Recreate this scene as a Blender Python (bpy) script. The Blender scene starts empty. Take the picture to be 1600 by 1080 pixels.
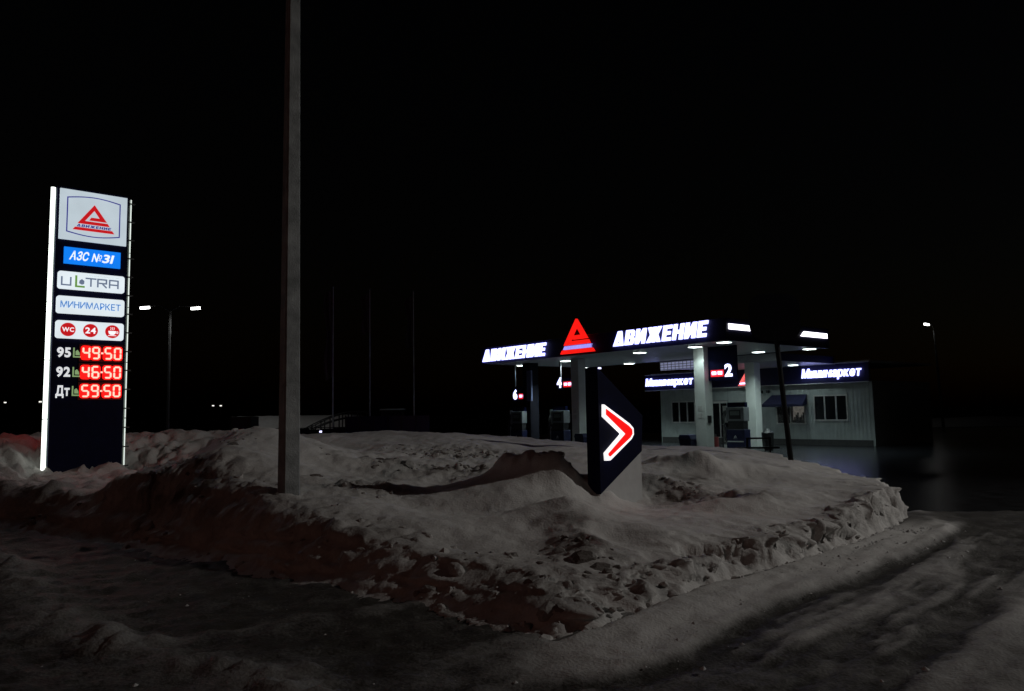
import bpy, bmesh, math, random
import numpy as np
from mathutils import Vector, Matrix
from mathutils.geometry import tessellate_polygon
R = math.radians
random.seed(4)
S = bpy.context.scene
COL = S.collection

# ------------------------------------------------------------------ camera
FPX, PITCH, ROLL, EYE = 1180.0, 5.1, 1.0, 1.9
cd = bpy.data.cameras.new('camera'); cam = bpy.data.objects.new('camera', cd); COL.objects.link(cam)
cd.sensor_width = 36; cd.lens = FPX/1600*36; cd.clip_end = 2000; cd.clip_start = .05
CM = Matrix.Rotation(R(90+PITCH), 4, 'X') @ Matrix.Rotation(-R(ROLL), 4, 'Z')
cam.matrix_world = Matrix.Translation((0, 0, EYE)) @ CM
S.camera = cam
# ------------------------------------------------------------------ night sky, exposure
W = bpy.data.worlds.new('World'); S.world = W; W.use_nodes = True
wn = W.node_tree; bg = wn.nodes['Background']
sk = wn.nodes.new('ShaderNodeTexSky'); sk.sky_type = 'NISHITA'; sk.sun_disc = False
sk.sun_elevation = R(-2); sk.sun_rotation = R(90)
wn.links.new(sk.outputs[0], bg.inputs[0]); bg.inputs[1].default_value = 0.004
S.view_settings.view_transform = 'Standard'; S.view_settings.look = 'None'
S.view_settings.exposure = 0; S.view_settings.gamma = 1
S.cycles.use_denoising = True
S.cycles.max_bounces = 6
S.cycles.sample_clamp_indirect = 4

# the lit street lamp standing just right of the picture: its light falls from the right
LAMP = Vector((33.0, 14.0, 17.6))
ld = bpy.data.lights.new('street_lamp_light', 'SPOT'); ld.energy = 9200; ld.color = (1, .97, .92)
ld.spot_size = R(44); ld.spot_blend = 1; ld.shadow_soft_size = .2
lo = bpy.data.objects.new('street_lamp_light', ld); COL.objects.link(lo)
lo.location = LAMP - Vector((0, 0, .12))
lo.rotation_euler = (Vector((-.4, 13.2, 0))-LAMP).to_track_quat('-Z', 'Y').to_euler()

def px(x, y, z=None, Y=None):
    """ground point (or point at depth Y) seen at photo pixel x, y"""
    r = CM.to_3x3() @ Vector(((x-800)/FPX, -(y-540)/FPX, -1))
    t = (z-EYE)/r.z if Y is None else Y/r.y
    return Vector((0, 0, EYE)) + r*t

# ------------------------------------------------------------------ materials
MATS = {}
def mat(name, col, rough=.6, metal=0, var=.15, scale=6, bump=.0, bscale=60, emit=None, estr=0, spec=.5, coat=0):
    if name in MATS: return MATS[name]
    m = bpy.data.materials.new(name); m.use_nodes = True; n = m.node_tree; p = n.nodes['Principled BSDF']
    p.inputs['Roughness'].default_value = rough; p.inputs['Metallic'].default_value = metal
    p.inputs['Specular IOR Level'].default_value = spec
    if coat: p.inputs['Coat Weight'].default_value = coat
    tc = n.nodes.new('ShaderNodeTexCoord')
    nz = n.nodes.new('ShaderNodeTexNoise'); nz.inputs['Scale'].default_value = scale; nz.inputs['Detail'].default_value = 6
    n.links.new(tc.outputs['Object'], nz.inputs['Vector'])
    rp = n.nodes.new('ShaderNodeValToRGB')
    rp.color_ramp.elements[0].position = .3; rp.color_ramp.elements[1].position = .7
    rp.color_ramp.elements[0].color = (*[c*(1-var) for c in col], 1)
    rp.color_ramp.elements[1].color = (*[min(1, c*(1+var)) for c in col], 1)
    n.links.new(nz.outputs[0], rp.inputs[0]); n.links.new(rp.outputs[0], p.inputs['Base Color'])
    if bump:
        nb = n.nodes.new('ShaderNodeTexNoise'); nb.inputs['Scale'].default_value = bscale; nb.inputs['Detail'].default_value = 5
        n.links.new(tc.outputs['Object'], nb.inputs['Vector'])
        b = n.nodes.new('ShaderNodeBump'); b.inputs['Strength'].default_value = bump; b.inputs['Distance'].default_value = .02
        n.links.new(nb.outputs[0], b.inputs['Height']); n.links.new(b.outputs[0], p.inputs['Normal'])
    if emit:
        p.inputs['Emission Color'].default_value = (*emit, 1); p.inputs['Emission Strength'].default_value = estr
        # lightbox unevenness: tubes behind the acrylic face
        ne = n.nodes.new('ShaderNodeTexNoise'); ne.inputs['Scale'].default_value = 1.7
        n.links.new(tc.outputs['Object'], ne.inputs['Vector'])
        mr = n.nodes.new('ShaderNodeMapRange'); mr.inputs[3].default_value = estr*.86; mr.inputs[4].default_value = estr*1.14
        n.links.new(ne.outputs[0], mr.inputs[0]); n.links.new(mr.outputs[0], p.inputs['Emission Strength'])
    MATS[name] = m; return m

def snow_mat(name, dirty, rough_dirty=.5):
    """snow to dirt by the vertex attribute 'snow' (what lies there, darkened at left for fading lamplight), plus crumb grain"""
    m = bpy.data.materials.new(name); m.use_nodes = True; n = m.node_tree; p = n.nodes['Principled BSDF']; L = n.links.new
    at = n.nodes.new('ShaderNodeAttribute'); at.attribute_name = 'snow'
    tc = n.nodes.new('ShaderNodeTexCoord')
    n1 = n.nodes.new('ShaderNodeTexNoise'); n1.inputs['Scale'].default_value = 2.2; n1.inputs['Detail'].default_value = 9; n1.inputs['Roughness'].default_value = .65
    n2 = n.nodes.new('ShaderNodeTexNoise'); n2.inputs['Scale'].default_value = 34; n2.inputs['Detail'].default_value = 6
    n3 = n.nodes.new('ShaderNodeTexVoronoi'); n3.inputs['Scale'].default_value = 9
    for q in (n1, n2, n3): L(tc.outputs['Object'], q.inputs['Vector'])
    # mask = attr + noise
    a = n.nodes.new('ShaderNodeMath'); a.operation = 'MULTIPLY_ADD'; L(n1.outputs[0], a.inputs[0]); a.inputs[1].default_value = .5; L(at.outputs['Fac'], a.inputs[2])
    a2 = n.nodes.new('ShaderNodeMath'); a2.operation = 'MULTIPLY_ADD'; L(n2.outputs[0], a2.inputs[0]); a2.inputs[1].default_value = .4; L(a.outputs[0], a2.inputs[2])
    mr = n.nodes.new('ShaderNodeMapRange'); mr.inputs[1].default_value = .45; mr.inputs[2].default_value = 1.45; L(a2.outputs[0], mr.inputs[0])
    mx = n.nodes.new('ShaderNodeMix'); mx.data_type = 'RGBA'; L(mr.outputs[0], mx.inputs[0])
    mx.inputs[6].default_value = (*dirty, 1); mx.inputs[7].default_value = (.66, .64, .62, 1)
    L(mx.outputs[2], p.inputs['Base Color'])
    r = n.nodes.new('ShaderNodeMapRange'); L(mr.outputs[0], r.inputs[0]); r.inputs[3].default_value = rough_dirty; r.inputs[4].default_value = .8
    L(r.outputs[0], p.inputs['Roughness'])
    p.inputs['Specular IOR Level'].default_value = .35
    hs = n.nodes.new('ShaderNodeMath'); hs.operation = 'MULTIPLY_ADD'; L(n2.outputs[0], hs.inputs[0]); hs.inputs[1].default_value = .6; L(n1.outputs[0], hs.inputs[2])
    b = n.nodes.new('ShaderNodeBump'); b.inputs['Strength'].default_value = .55; b.inputs['Distance'].default_value = .03
    L(hs.outputs[0], b.inputs['Height']); L(b.outputs[0], p.inputs['Normal'])
    return m

SNOW = snow_mat('snow', (.075, .055, .045))
ROAD = snow_mat('road_snow', (.042, .037, .032), .62)
SNOWPLAIN = mat('snow_plain', (.62, .62, .62), .8, bump=.6, bscale=9)
ASPH = mat('icy_asphalt', (.022, .023, .026), .2, var=.5, scale=3, bump=.25, bscale=22, spec=.9)
FIELD = mat('dark_field', (.02, .02, .02), .9, bump=.4)
CONC = mat('concrete', (.25, .262, .262), .8, var=.38, scale=4, bump=.5, bscale=45)
NAVY = mat('navy_panel', (.010, .012, .045), .42, var=.2)
NAVYB = mat('navy_fascia', (.006, .006, .036), .55, var=.15, spec=.25)
NAVYM = mat('navy_matt', (.003, .004, .022), .7, var=.2, spec=.06)
BLACK = mat('black_metal', (.015, .015, .016), .5)
STEEL = mat('galvanised_steel', (.10, .10, .10), .55, metal=.5)
COLM = mat('column_cladding', (.60, .63, .60), .5, var=.08, scale=2)
SOFF = mat('soffit_panel', (.42, .43, .46), .45, var=.1)
SIDE = mat('siding', (.36, .40, .39), .6, var=.12, scale=2)
FRAME = mat('white_frame', (.5, .5, .48), .5)
PLINTH = mat('plinth', (.05, .05, .05), .8, bump=.4)
GLASS = mat('dark_glass', (.01, .011, .013), .12, spec=.8)
INTER = mat('kiosk_interior', (.35, .33, .30), .6, var=.6, scale=5, emit=(.9, .85, .75), estr=.12)
GOOD1 = mat('goods_dark', (.04, .03, .03), .6)
LETW = mat('letter_glow', (.8, .8, .85), .4, emit=(.40, .42, 1.0), estr=3.4)
LETW2 = mat('letter_glow_small', (.8, .8, .85), .4, emit=(.62, .62, 1.0), estr=2.2)
REDL = mat('red_glow', (.5, .01, .01), .4, emit=(1, .012, .008), estr=1.0)
BLUL = mat('blue_on_red', (.1, .08, .5), .4, emit=(.38, .34, 1), estr=.95)
CHW = mat('arrow_border_glow', (.8, .8, .8), .4, emit=(1, .97, .97), estr=1.02)
CHR = mat('arrow_red_glow', (.6, .01, .01), .4, emit=(1, .004, .004), estr=.95)
BOXW = mat('lightbox_white', (.7, .72, .74), .35, emit=(.48, .57, .63), estr=.95)
BOXL = mat('lightbox_pale', (.7, .72, .74), .35, emit=(.74, .83, .88), estr=.95)
BOXE = mat('lightbox_glow_edge', (.7, .72, .74), .35, emit=(.9, 1, 1), estr=1.1)
BOXB = mat('lightbox_blue', (.02, .2, .7), .35, emit=(.004, .21, .92), estr=.95)
PRRED = mat('print_red', (.45, .01, .015), .4, emit=(.55, .008, .012), estr=.95)
PRBLU = mat('print_blue', (.02, .02, .25), .4, emit=(.03, .03, .22), estr=.95)
PRAZ = mat('print_azure', (.03, .15, .45), .4, emit=(.04, .20, .52), estr=.95)
PRGR = mat('print_grey', (.15, .18, .25), .4, emit=(.13, .17, .25), estr=.95)
PRGN = mat('print_green', (.12, .25, .05), .4, emit=(.13, .28, .06), estr=.95)
PRWH = mat('print_white', (.8, .8, .8), .4, emit=(.9, .95, 1), estr=1.0)
GRNL = mat('leaf_glow', (.15, .3, .1), .4, emit=(.22, .33, .15), estr=.9)
PRNUM = mat('grade_letters', (.8, .8, .8), .4, emit=(.70, .72, .75), estr=.95)
LED = mat('led_digit', (.9, .2, .1), .4, emit=(1, .46, .36), estr=1.7)
LEDH = mat('led_red_halo', (.30, .008, .008), .5, emit=(1, .005, .004), estr=1.9)
LEDB = mat('led_board', (.10, .004, .004), .7)
TUBE = mat('white_light_tube', (.8, .85, .8), .4, emit=(.93, 1, .93), estr=2.2)
TUBEH = mat('tube_housing', (.22, .26, .24), .5)
LAMPG = mat('lamp_glow', (.9, .9, .9), .4, emit=(1, 1, .97), estr=6)
LAMPC = mat('soffit_lamp_glow', (.9, .9, .9), .4, emit=(.84, 1.0, .97), estr=6)
STRIP = mat('fascia_strip_glow', (.9, .9, .9), .4, emit=(.93, .9, 1), estr=3.0)
GRID = mat('grid_pane', (.5, .5, .6), .4, emit=(.45, .48, .75), estr=.35)

# ------------------------------------------------------------------ helpers
def link(o, parent=None):
    COL.objects.link(o)
    if parent: o.parent = parent
    return o
def tag(o, label=None, cat=None, group=None, kind=None):
    if label: o['label'] = label
    if cat: o['category'] = cat
    if group: o['group'] = group
    if kind: o['kind'] = kind
    return o
def thing(name, loc, rz, label, cat, group=None):
    o = bpy.data.objects.new(name, None); link(o); o.location = loc; o.rotation_euler = (0, 0, R(rz)); o.empty_display_size = .2
    return tag(o, label, cat, group)
class MB:
    def __init__(s): s.v = []; s.f = []
    def box(s, x0, x1, y0, y1, z0, z1):
        b = len(s.v)
        s.v += [(x0,y0,z0),(x1,y0,z0),(x1,y1,z0),(x0,y1,z0),(x0,y0,z1),(x1,y0,z1),(x1,y1,z1),(x0,y1,z1)]
        s.f += [tuple(b+i for i in q) for q in ((0,3,2,1),(4,5,6,7),(0,1,5,4),(1,2,6,5),(2,3,7,6),(3,0,4,7))]
        return s
    def prism(s, loops, y0, y1):
        """outline (x, z) with holes, extruded from y0 (front) to y1 (back)"""
        vs = [[Vector((p[0], p[1], 0)) for p in l] for l in loops]
        tri = tessellate_polygon(vs); flat = [p for l in loops for p in l]; n = len(flat); b = len(s.v)
        s.v += [(p[0], y0, p[1]) for p in flat] + [(p[0], y1, p[1]) for p in flat]
        for t in tri:
            a, c, d = [flat[i] for i in t]
            ar = (c[0]-a[0])*(d[1]-a[1]) - (d[0]-a[0])*(c[1]-a[1])
            t = t if ar > 0 else t[::-1]
            s.f.append(tuple(b+i for i in t)); s.f.append(tuple(b+n+i for i in t[::-1]))
        k = 0
        for l in loops:
            m = len(l); A = sum(l[i][0]*l[(i+1)%m][1]-l[(i+1)%m][0]*l[i][1] for i in range(m))
            for i in range(m):
                i0, i1 = b+k+i, b+k+(i+1) % m
                q = (i0, i0+n, i1+n, i1)
                s.f.append(q if A > 0 else q[::-1])
            k += m
        return s
    def tube(s, pts, r, seg=8, r2=None):
        pts = [Vector(p) for p in pts]; n = len(pts); b = len(s.v)
        for i, p in enumerate(pts):
            d = (pts[min(i+1, n-1)]-pts[max(i-1, 0)]).normalized()
            u = d.cross(Vector((0, 0, 1)) if abs(d.z) < .9 else Vector((1, 0, 0))).normalized(); w = d.cross(u)
            rr = r if r2 is None else r+(r2-r)*i/(n-1)
            for k in range(seg):
                a = 2*math.pi*k/seg; s.v.append(tuple(p+u*(rr*math.cos(a))+w*(rr*math.sin(a))))
        for i in range(n-1):
            for k in range(seg):
                k2 = (k+1) % seg
                s.f.append((b+i*seg+k, b+(i+1)*seg+k, b+(i+1)*seg+k2, b+i*seg+k2))
        s.f.append(tuple(b+k for k in range(seg))); s.f.append(tuple(b+(n-1)*seg+k for k in range(seg-1, -1, -1)))
        return s
    def mesh(s, name, m=None):
        me = bpy.data.meshes.new(name); me.from_pydata(s.v, [], s.f)
        bm = bmesh.new(); bm.from_mesh(me); bmesh.ops.recalc_face_normals(bm, faces=bm.faces); bm.to_mesh(me); bm.free()
        if m: me.materials.append(m)
        return me
    def build(s, name, m, parent=None, bevel=0, loc=None):
        o = bpy.data.objects.new(name, s.mesh(name, m)); link(o, parent)
        if loc: o.location = loc
        if bevel:
            bv = o.modifiers.new('edge', 'BEVEL'); bv.width = bevel; bv.segments = 2; bv.limit_method = 'ANGLE'
        return o
def box(name, m, parent, *a, bevel=0): return MB().box(*a).build(name, m, parent, bevel)
def rrect(x0, x1, z0, z1, r, n=5):
    p = []
    for cx, cz, a0 in ((x1-r, z1-r, 0), (x0+r, z1-r, 90), (x0+r, z0+r, 180), (x1-r, z0+r, 270)):
        p += [(cx+r*math.cos(R(a0+90*i/n)), cz+r*math.sin(R(a0+90*i/n))) for i in range(n+1)]
    return p
def circ(cx, cz, r, n=28): return [(cx+r*math.cos(2*math.pi*i/n), cz+r*math.sin(2*math.pi*i/n)) for i in range(n)]

TXT = {}
def glyph(ch, off=0.0):
    """mesh polygons of one character of Blender's own built-in font, 1 high: verts (x, z), faces"""
    k = (ch, off)
    if k in TXT: return TXT[k]
    cu = bpy.data.curves.new('glyph', 'FONT'); cu.body = ch; cu.size = 1; cu.offset = off; cu.resolution_u = 3
    o = bpy.data.objects.new('glyph', cu); COL.objects.link(o)
    dg = bpy.context.evaluated_depsgraph_get(); me = bpy.data.meshes.new_from_object(o.evaluated_get(dg))
    vs = [(v.co.x, v.co.y) for v in me.vertices]; fs = [tuple(p.vertices) for p in me.polygons]
    bpy.data.objects.remove(o); bpy.data.curves.remove(cu); bpy.data.meshes.remove(me)
    TXT[k] = (vs, fs); return TXT[k]
def lettering(word, x0, x1, z0, cap, y, m, parent, off=.02, shear=0, name='letter', depth=0.0, gap=.09, space=.3):
    """word fitted between x0 and x1, capital height cap, each character its own mesh"""
    caph = max(v[1] for v in glyph('H', off)[0]) - min(v[1] for v in glyph('H', off)[0])
    zb = min(v[1] for v in glyph('H', off)[0])
    pos = []; x = 0
    for ch in word:
        if ch == ' ': x += space; pos.append(None); continue
        vs, _ = glyph(ch, off); a = min(v[0] for v in vs); b = max(v[0] for v in vs)
        pos.append(x-a); x += (b-a)+gap
    x -= gap; sx = (x1-x0)/x; sz = cap/caph; out = []
    for ch, p in zip(word, pos):
        if p is None: continue
        vs, fs = glyph(ch, off)
        P = [(x0+(v[0]+p)*sx+shear*(v[1]-zb)*sz, z0+(v[1]-zb)*sz) for v in vs]
        M_ = MB(); M_.v = [(a, y, b) for a, b in P]; M_.f = list(fs)
        if depth:
            n = len(P); M_.v += [(a, y+depth, b) for a, b in P]; ed = {}
            for f in fs:
                for i in range(len(f)):
                    e = (f[i], f[(i+1) % len(f)]); ed[e] = 1
            M_.f += [tuple(n+i for i in f[::-1]) for f in fs]
            M_.f += [(a, a+n, b+n, b) for (a, b) in ed if (b, a) not in ed]
        out.append(M_.build(name, m, parent))
    return out

# heavy slanted brand letters, drawn as outlines one high
HV = {
 'D': (.92, [[(0,0),(.30,1),(.62,1),(.92,0)], [(.33,.2),(.59,.2),(.47,.62)]]),
 'B': (.80, [[(0,0),(0,1),(.62,1),(.77,.88),(.77,.6),(.68,.52),(.8,.42),(.8,.12),(.66,0)], [(.26,.2),(.53,.2),(.53,.42),(.26,.42)], [(.26,.6),(.5,.6),(.5,.8),(.26,.8)]]),
 'I': (.85, [[(0,0),(0,1),(.26,1),(.26,.45),(.58,1),(.85,1),(.85,0),(.59,0),(.59,.55),(.27,0)]]),
 'G': (1.2, [[(0,0),(.28,.5),(.02,1),(.32,1),(.48,.62),(.48,1),(.72,1),(.72,.62),(.88,1),(1.18,1),(.92,.5),(1.2,0),(.9,0),(.72,.38),(.72,0),(.48,0),(.48,.38),(.3,0)]]),
 'E': (.70, [[(0,0),(0,1),(.70,1),(.70,.78),(.26,.78),(.26,.61),(.62,.61),(.62,.4),(.26,.4),(.26,.22),(.70,.22),(.70,0)]]),
 'H': (.82, [[(0,0),(0,1),(.26,1),(.26,.62),(.56,.62),(.56,1),(.82,1),(.82,0),(.56,0),(.56,.39),(.26,.39),(.26,0)]]),
}
def brand_word(x0, x1, z0, h, y0, y1, m, parent, shear=.22, gap=.17, name='letter', joined=False):
    seq = 'DBIGEHIE'; tot = sum(HV[c][0] for c in seq)+gap*7; sx = (x1-x0-shear*h)/tot; x = 0; J = MB()
    for c in seq:
        w, loops = HV[c]
        L = [[(x0+(p[0]+x)*sx+shear*p[1]*h, z0+p[1]*h) for p in l] for l in loops]
        if joined: J.prism(L, y0, y1)
        else: MB().prism(L, y0, y1).build(name, m, parent)
        x += w+gap
    if joined: J.build('lettering', m, parent)
SPIRAL = [(.5,.726),(.81,.29),(.38,.29),(.43,.375),(.63,.375),(.5,.565),(.285,.262),(.83,.262),(.88,.18),(.11,.18)]
BARL = [(.055,.078),(.945,.078),(1,0),(0,0)]
def brand_mark(x0, z0, w, y0, y1, red, blue, parent):
    MB().prism([[(x0+a*w, z0+b*w) for a, b in SPIRAL]], y0, y1).build('triangle_mark', red, parent)
    MB().prism([[(x0+a*w, z0+b*w) for a, b in BARL]], y0, y1).build('base_bar', red, parent)
    brand_word(x0+.09*w, x0+.92*w, z0+.09*w, .072*w, y0, y1, blue, parent, joined=True)

# ------------------------------------------------------------------ numpy noise
_rng = np.random.RandomState(7); _G = _rng.rand(256, 256)
def vn(x, y):
    xi = np.floor(x).astype(int); yi = np.floor(y).astype(int); fx = x-xi; fy = y-yi
    fx = fx*fx*(3-2*fx); fy = fy*fy*(3-2*fy)
    g = lambda a, b: _G[a & 255, b & 255]
    return (g(xi, yi)*(1-fx)+g(xi+1, yi)*fx)*(1-fy)+(g(xi, yi+1)*(1-fx)+g(xi+1, yi+1)*fx)*fy
def fbm(x, y, o=5, k=.5):
    s = 0; a = 1; t = 0
    for i in range(o):
        s = s+a*(vn(x*2**i+17.3*i, y*2**i+5.1*i)-.5); t += a; a *= k
    return s/t*2
def sst(a, b, x):
    t = np.clip((x-a)/(b-a), 0, 1); return t*t*(3-2*t)
def sdist(poly, X, Y):
    """signed distance, positive inside"""
    d = np.full(X.shape, 1e9); ins = np.zeros(X.shape, bool); n = len(poly)
    for i in range(n):
        ax, ay = poly[i]; bx, by = poly[(i+1) % n]; ex, ey = bx-ax, by-ay
        t = np.clip(((X-ax)*ex+(Y-ay)*ey)/(ex*ex+ey*ey), 0, 1)
        d = np.minimum(d, np.hypot(X-ax-t*ex, Y-ay-t*ey))
        c = ((ay > Y) != (by > Y)) & (X < (bx-ax)*(Y-ay)/(by-ay+1e-12)+ax); ins ^= c
    return np.where(ins, d, -d)
def pldist(pts, X, Y):
    d = np.full(X.shape, 1e9)
    for (ax, ay), (bx, by) in zip(pts[:-1], pts[1:]):
        ex, ey = bx-ax, by-ay; t = np.clip(((X-ax)*ex+(Y-ay)*ey)/(ex*ex+ey*ey), 0, 1)
        d = np.minimum(d, np.hypot(X-ax-t*ex, Y-ay-t*ey))
    return d
def sheet(name, xs, ys, Z, snow, m, keep=None, push=None):
    nx, ny = len(xs), len(ys); X, Y = np.meshgrid(xs, ys)
    if push is not None: X = X+push[0]; Y = Y+push[1]
    V = np.stack([X.ravel(), Y.ravel(), Z.ravel()], 1)
    I = np.arange(nx*ny).reshape(ny, nx)
    F = np.stack([I[:-1, :-1], I[:-1, 1:], I[1:, 1:], I[1:, :-1]], -1).reshape(-1, 4)
    if keep is not None: F = F[keep.ravel()[F].any(1)]
    used = np.zeros(len(V), bool); used[F.ravel()] = True; mp = np.cumsum(used)-1
    V2 = V[used]; F2 = mp[F]
    me = bpy.data.meshes.new(name); me.vertices.add(len(V2)); me.vertices.foreach_set('co', V2.ravel())
    me.loops.add(F2.size); me.loops.foreach_set('vertex_index', F2.ravel().astype(np.int32))
    me.polygons.add(len(F2)); me.polygons.foreach_set('loop_start', np.arange(0, F2.size, 4, dtype=np.int32))
    me.polygons.foreach_set('use_smooth', np.ones(len(F2), bool))
    me.update(calc_edges=True); me.validate()
    at = me.attributes.new('snow', 'FLOAT', 'POINT'); at.data.foreach_set('value', snow.ravel()[used].astype(np.float32))
    me.materials.append(m)
    o = bpy.data.objects.new(name, me); link(o); tag(o, kind='structure'); return o
def graded(a, b, s0, s1):
    out = [a]; 
    while out[-1] < b:
        t = (out[-1]-a)/(b-a); out.append(out[-1]+s0+(s1-s0)*t)
    return np.array(out)

# ================================================================== ground
g = MB(); g.v = [(-600,-60,-.09),(600,-60,-.09),(600,900,-.09),(-600,900,-.09)]; g.f = [(0,1,2,3)]
tag(g.build('ground', FIELD), kind='structure')
g = MB(); g.v = [(-24,22,-.045),(4,22,-.045),(4,13.9,-.045),(70,13.9,-.045),(70,66,-.045),(-24,66,-.045)]; g.f = [(0,1,2,3,4,5)]
tag(g.build('forecourt', ASPH), kind='structure')

# outline (toe) of the big snow island
toe = [px(870,1008,0), px(935,990,0), px(1000,960,0), px(1100,920,0), px(1200,893,0), px(1300,860,0), px(1360,838,0), px(1400,822,0)]
toe = [(p.x, p.y) for p in toe]
toe += [(6.65,13.0),(6.95,14.2),(7.1,16),(7.35,18.5),(7.5,21),(6.6,24),(3,27),(-4,30),(-12,30),(-22,28),(-26,20)]
lt = [px(-260,800,0), px(0,830,0), px(150,850,0), px(300,880,0), px(472,918,0), px(600,945,0), px(700,962,0), px(800,990,0)]
toe += [(p.x, p.y) for p in lt]
CP = [ (540,800,10),(650,850,8.8),(800,915,7.3),(870,965,6.7),(451,772,11),(430,790,10.4),
 (700,800,10.5),(850,870,8.4),(800,835,9.6),(840,742,12.5),(870,760,12.0),(915,786,12),(960,785,12.2),(1006,788,12.75),(1045,760,13.6),(1100,715,17),
 (1080,703,20),(1200,785,12.3),(1200,740,15.5),(1300,735,16),(1300,785,12.7),(1382,772,12.3),(1340,752,13.8),(1240,718,20),(1190,707,21.5),(1000,701,20),(900,698,20.5),
 (800,687,21.5),(700,677,22),(600,675,22),(490,680,22),(480,700,16),(520,740,13),(415,670,15.2),(600,740,14),(700,705,18),(750,742,14),(640,770,12),
 (380,700,13.3),(350,688,14.3),(130,733,17),(60,737,16.8),(200,729,18.2),(260,690,19.5),(0,702,17.5),(-120,700,18),(300,682,22),
 (345,703,12.3),(300,738,12),(220,792,11.3),(150,765,11.4),(60,742,11.6),(0,740,11.8),(-150,740,12),(-300,740,12),(245,760,14.2),
 (950,900,7.9),(1050,850,9.2),(1130,835,9.7),(1250,815,10.7),(900,850,8.9),(1000,830,9.8),(1100,800,11.3)]
cp = np.array([tuple(px(x, y, Y=D)) for x, y, D in CP] + [(-4,27,1.0),(-14,27,1.2),(4,26,.6),(8,23,.3),(-26,20,1.2),(-26,12,1.0),(9,14,.3)])
def K(r2): return np.where(r2 > 1e-9, r2*np.log(r2+1e-12), 0)
n = len(cp); A = np.zeros((n+3, n+3)); dx = cp[:, None, 0]-cp[None, :, 0]; dy = cp[:, None, 1]-cp[None, :, 1]
A[:n, :n] = K(dx*dx+dy*dy)+np.eye(n)*.06; A[:n, n] = 1; A[:n, n+1:] = cp[:, :2]; A[n:, :n] = A[:n, n:].T
wt = np.linalg.solve(A, np.concatenate([cp[:, 2], [0, 0, 0]]))
def base_h(X, Y):
    H = wt[n]+wt[n+1]*X+wt[n+2]*Y
    for i in range(n): H = H+wt[i]*K((X-cp[i, 0])**2+(Y-cp[i, 1])**2)
    return np.clip(H, .05, 1.75)
def island(X, Y):
    d = sdist(toe, X, Y)
    rightside = sst(-.6, .6, X-.25*(Y-6))                 # 1 on the ploughed kerb side, 0 on the left slope
    dn = d + .13*fbm(X*2.4, Y*2.4, 4) + .05*fbm(X*9, Y*9, 3)
    w = .26*rightside+.95*(1-rightside)
    e = sst(0, 1, dn/w)
    B = base_h(X, Y)
    # crumbled clods: along the edge, on the ridge, in the heaps
    clod = np.exp(-((dn-w*1.0)/(.28+.25*(1-rightside)))**2)
    def spot(x, y, D, r, rx=None):
        p = px(x, y, Y=D); return np.exp(-((X-p.x)**2/(rx or r)**2+(Y-p.y)**2/r**2))
    heap = .9*spot(700,712,17.5,1.5,1.9)+spot(650,745,14.2,1.2,1.6)+.9*spot(740,738,14.2,.6,.8)+spot(560,765,12,.7,.9)+.8*spot(845,742,12.4,.35,.5)+.8*spot(1060,760,13.4,.9,.9)+.6*spot(1140,775,12.6,.5,1.1)+.7*spot(900,850,8.9,.5,.35)+.3*spot(350,690,14,1.4,.9)+.5*spot(100,750,11.5,1,3)+.45*spot(300,750,12,1,1.2)
    clod = clod*(1-.45*rightside)*(1-.92*sst(12.2, 14.2, Y)*sst(4, 6, X))*(1-.75*sst(15.5, 19, Y))*(.45+.55*rightside+.35*fbm(X*.8+5, Y*.8, 3)*2)
    clod = np.clip(clod, 0, 1)
    m = np.clip(clod*.75+heap*.55, 0, 1.0)
    wx, wy = X+.12*fbm(X*3, Y*3, 3), Y+.12*fbm(X*3+50, Y*3, 3)
    cl = np.abs(fbm(wx*1.9, wy*1.9, 5, .58)); cl2 = fbm(wx*5.5+9, wy*5.5, 5, .6); cl3 = np.abs(fbm(wx*7+3, wy*7, 3, .6))
    H = B*e + m*(.24*(cl-.12)+.09*cl2+.10*(cl3-.15))*np.clip(e*1.6, 0, 1)
    # lip and hollow cut of the kerb face
    H = H + .05*clod*rightside*(fbm(X*1.3+30, Y*1.3, 3)+.3)
    # ridge across the middle and long drifts
    rid = pldist([tuple(px(800,742,Y=12.6))[:2], tuple(px(852,745,Y=12.2))[:2], tuple(px(880,765,Y=12.2))[:2], tuple(px(925,785,Y=12.3))[:2]], X, Y)
    H = H + .26*np.exp(-(rid/.34)**2)*(1+.5*fbm(X*4, Y*4, 3))
    for (x0, y0, D0), (x1, y1, D1), a in (((1010,745,14.3),(1190,790,12.2),.13),((1030,722,16),(1120,742,15),.14),((885,800,10.6),(930,880,8.5),.10),((600,770,12.2),(745,735,14.6),.1),((480,705,16),(620,735,15),.05)):
        q = pldist([tuple(px(x0,y0,Y=D0))[:2], tuple(px(x1,y1,Y=D1))[:2]], X, Y)
        H = H + a*np.exp(-(q/.3)**2)*(1+.6*fbm(X*3, Y*3, 4))
    H = H + (.12*fbm(X*.75+11, Y*.75, 4)+.02*fbm(X*2.3, Y*2.3, 4))*e + .012*fbm(X*6, Y*6, 3)*e + .005*fbm(X*17, Y*17, 2)*e
    H = H + e*(.20*spot(885,795,10.5,.45,.7)-.10*spot(790,855,8.9,.5,.9)+.12*spot(1010,835,9.7,.4,.6)+.14*spot(870,752,12.3,.3,.45)+.24*spot(600,735,14,.7,1.1)-.14*spot(720,790,11,.5,.9)+.24*spot(1120,728,15.4,.5,1.2)-.12*spot(1090,762,13.1,.35,.8)+.16*spot(1130,790,11.9,.35,.8)+.12*spot(1250,770,13,.6,.7))
    lft = sst(-5.5, -8.5, X); H = H + e*lft*(.20*np.abs(fbm(X*1.3+4, Y*1.3, 5, .55))+.10*fbm(X*.5, Y*.5, 3)+.10*cl2*.6)
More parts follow.
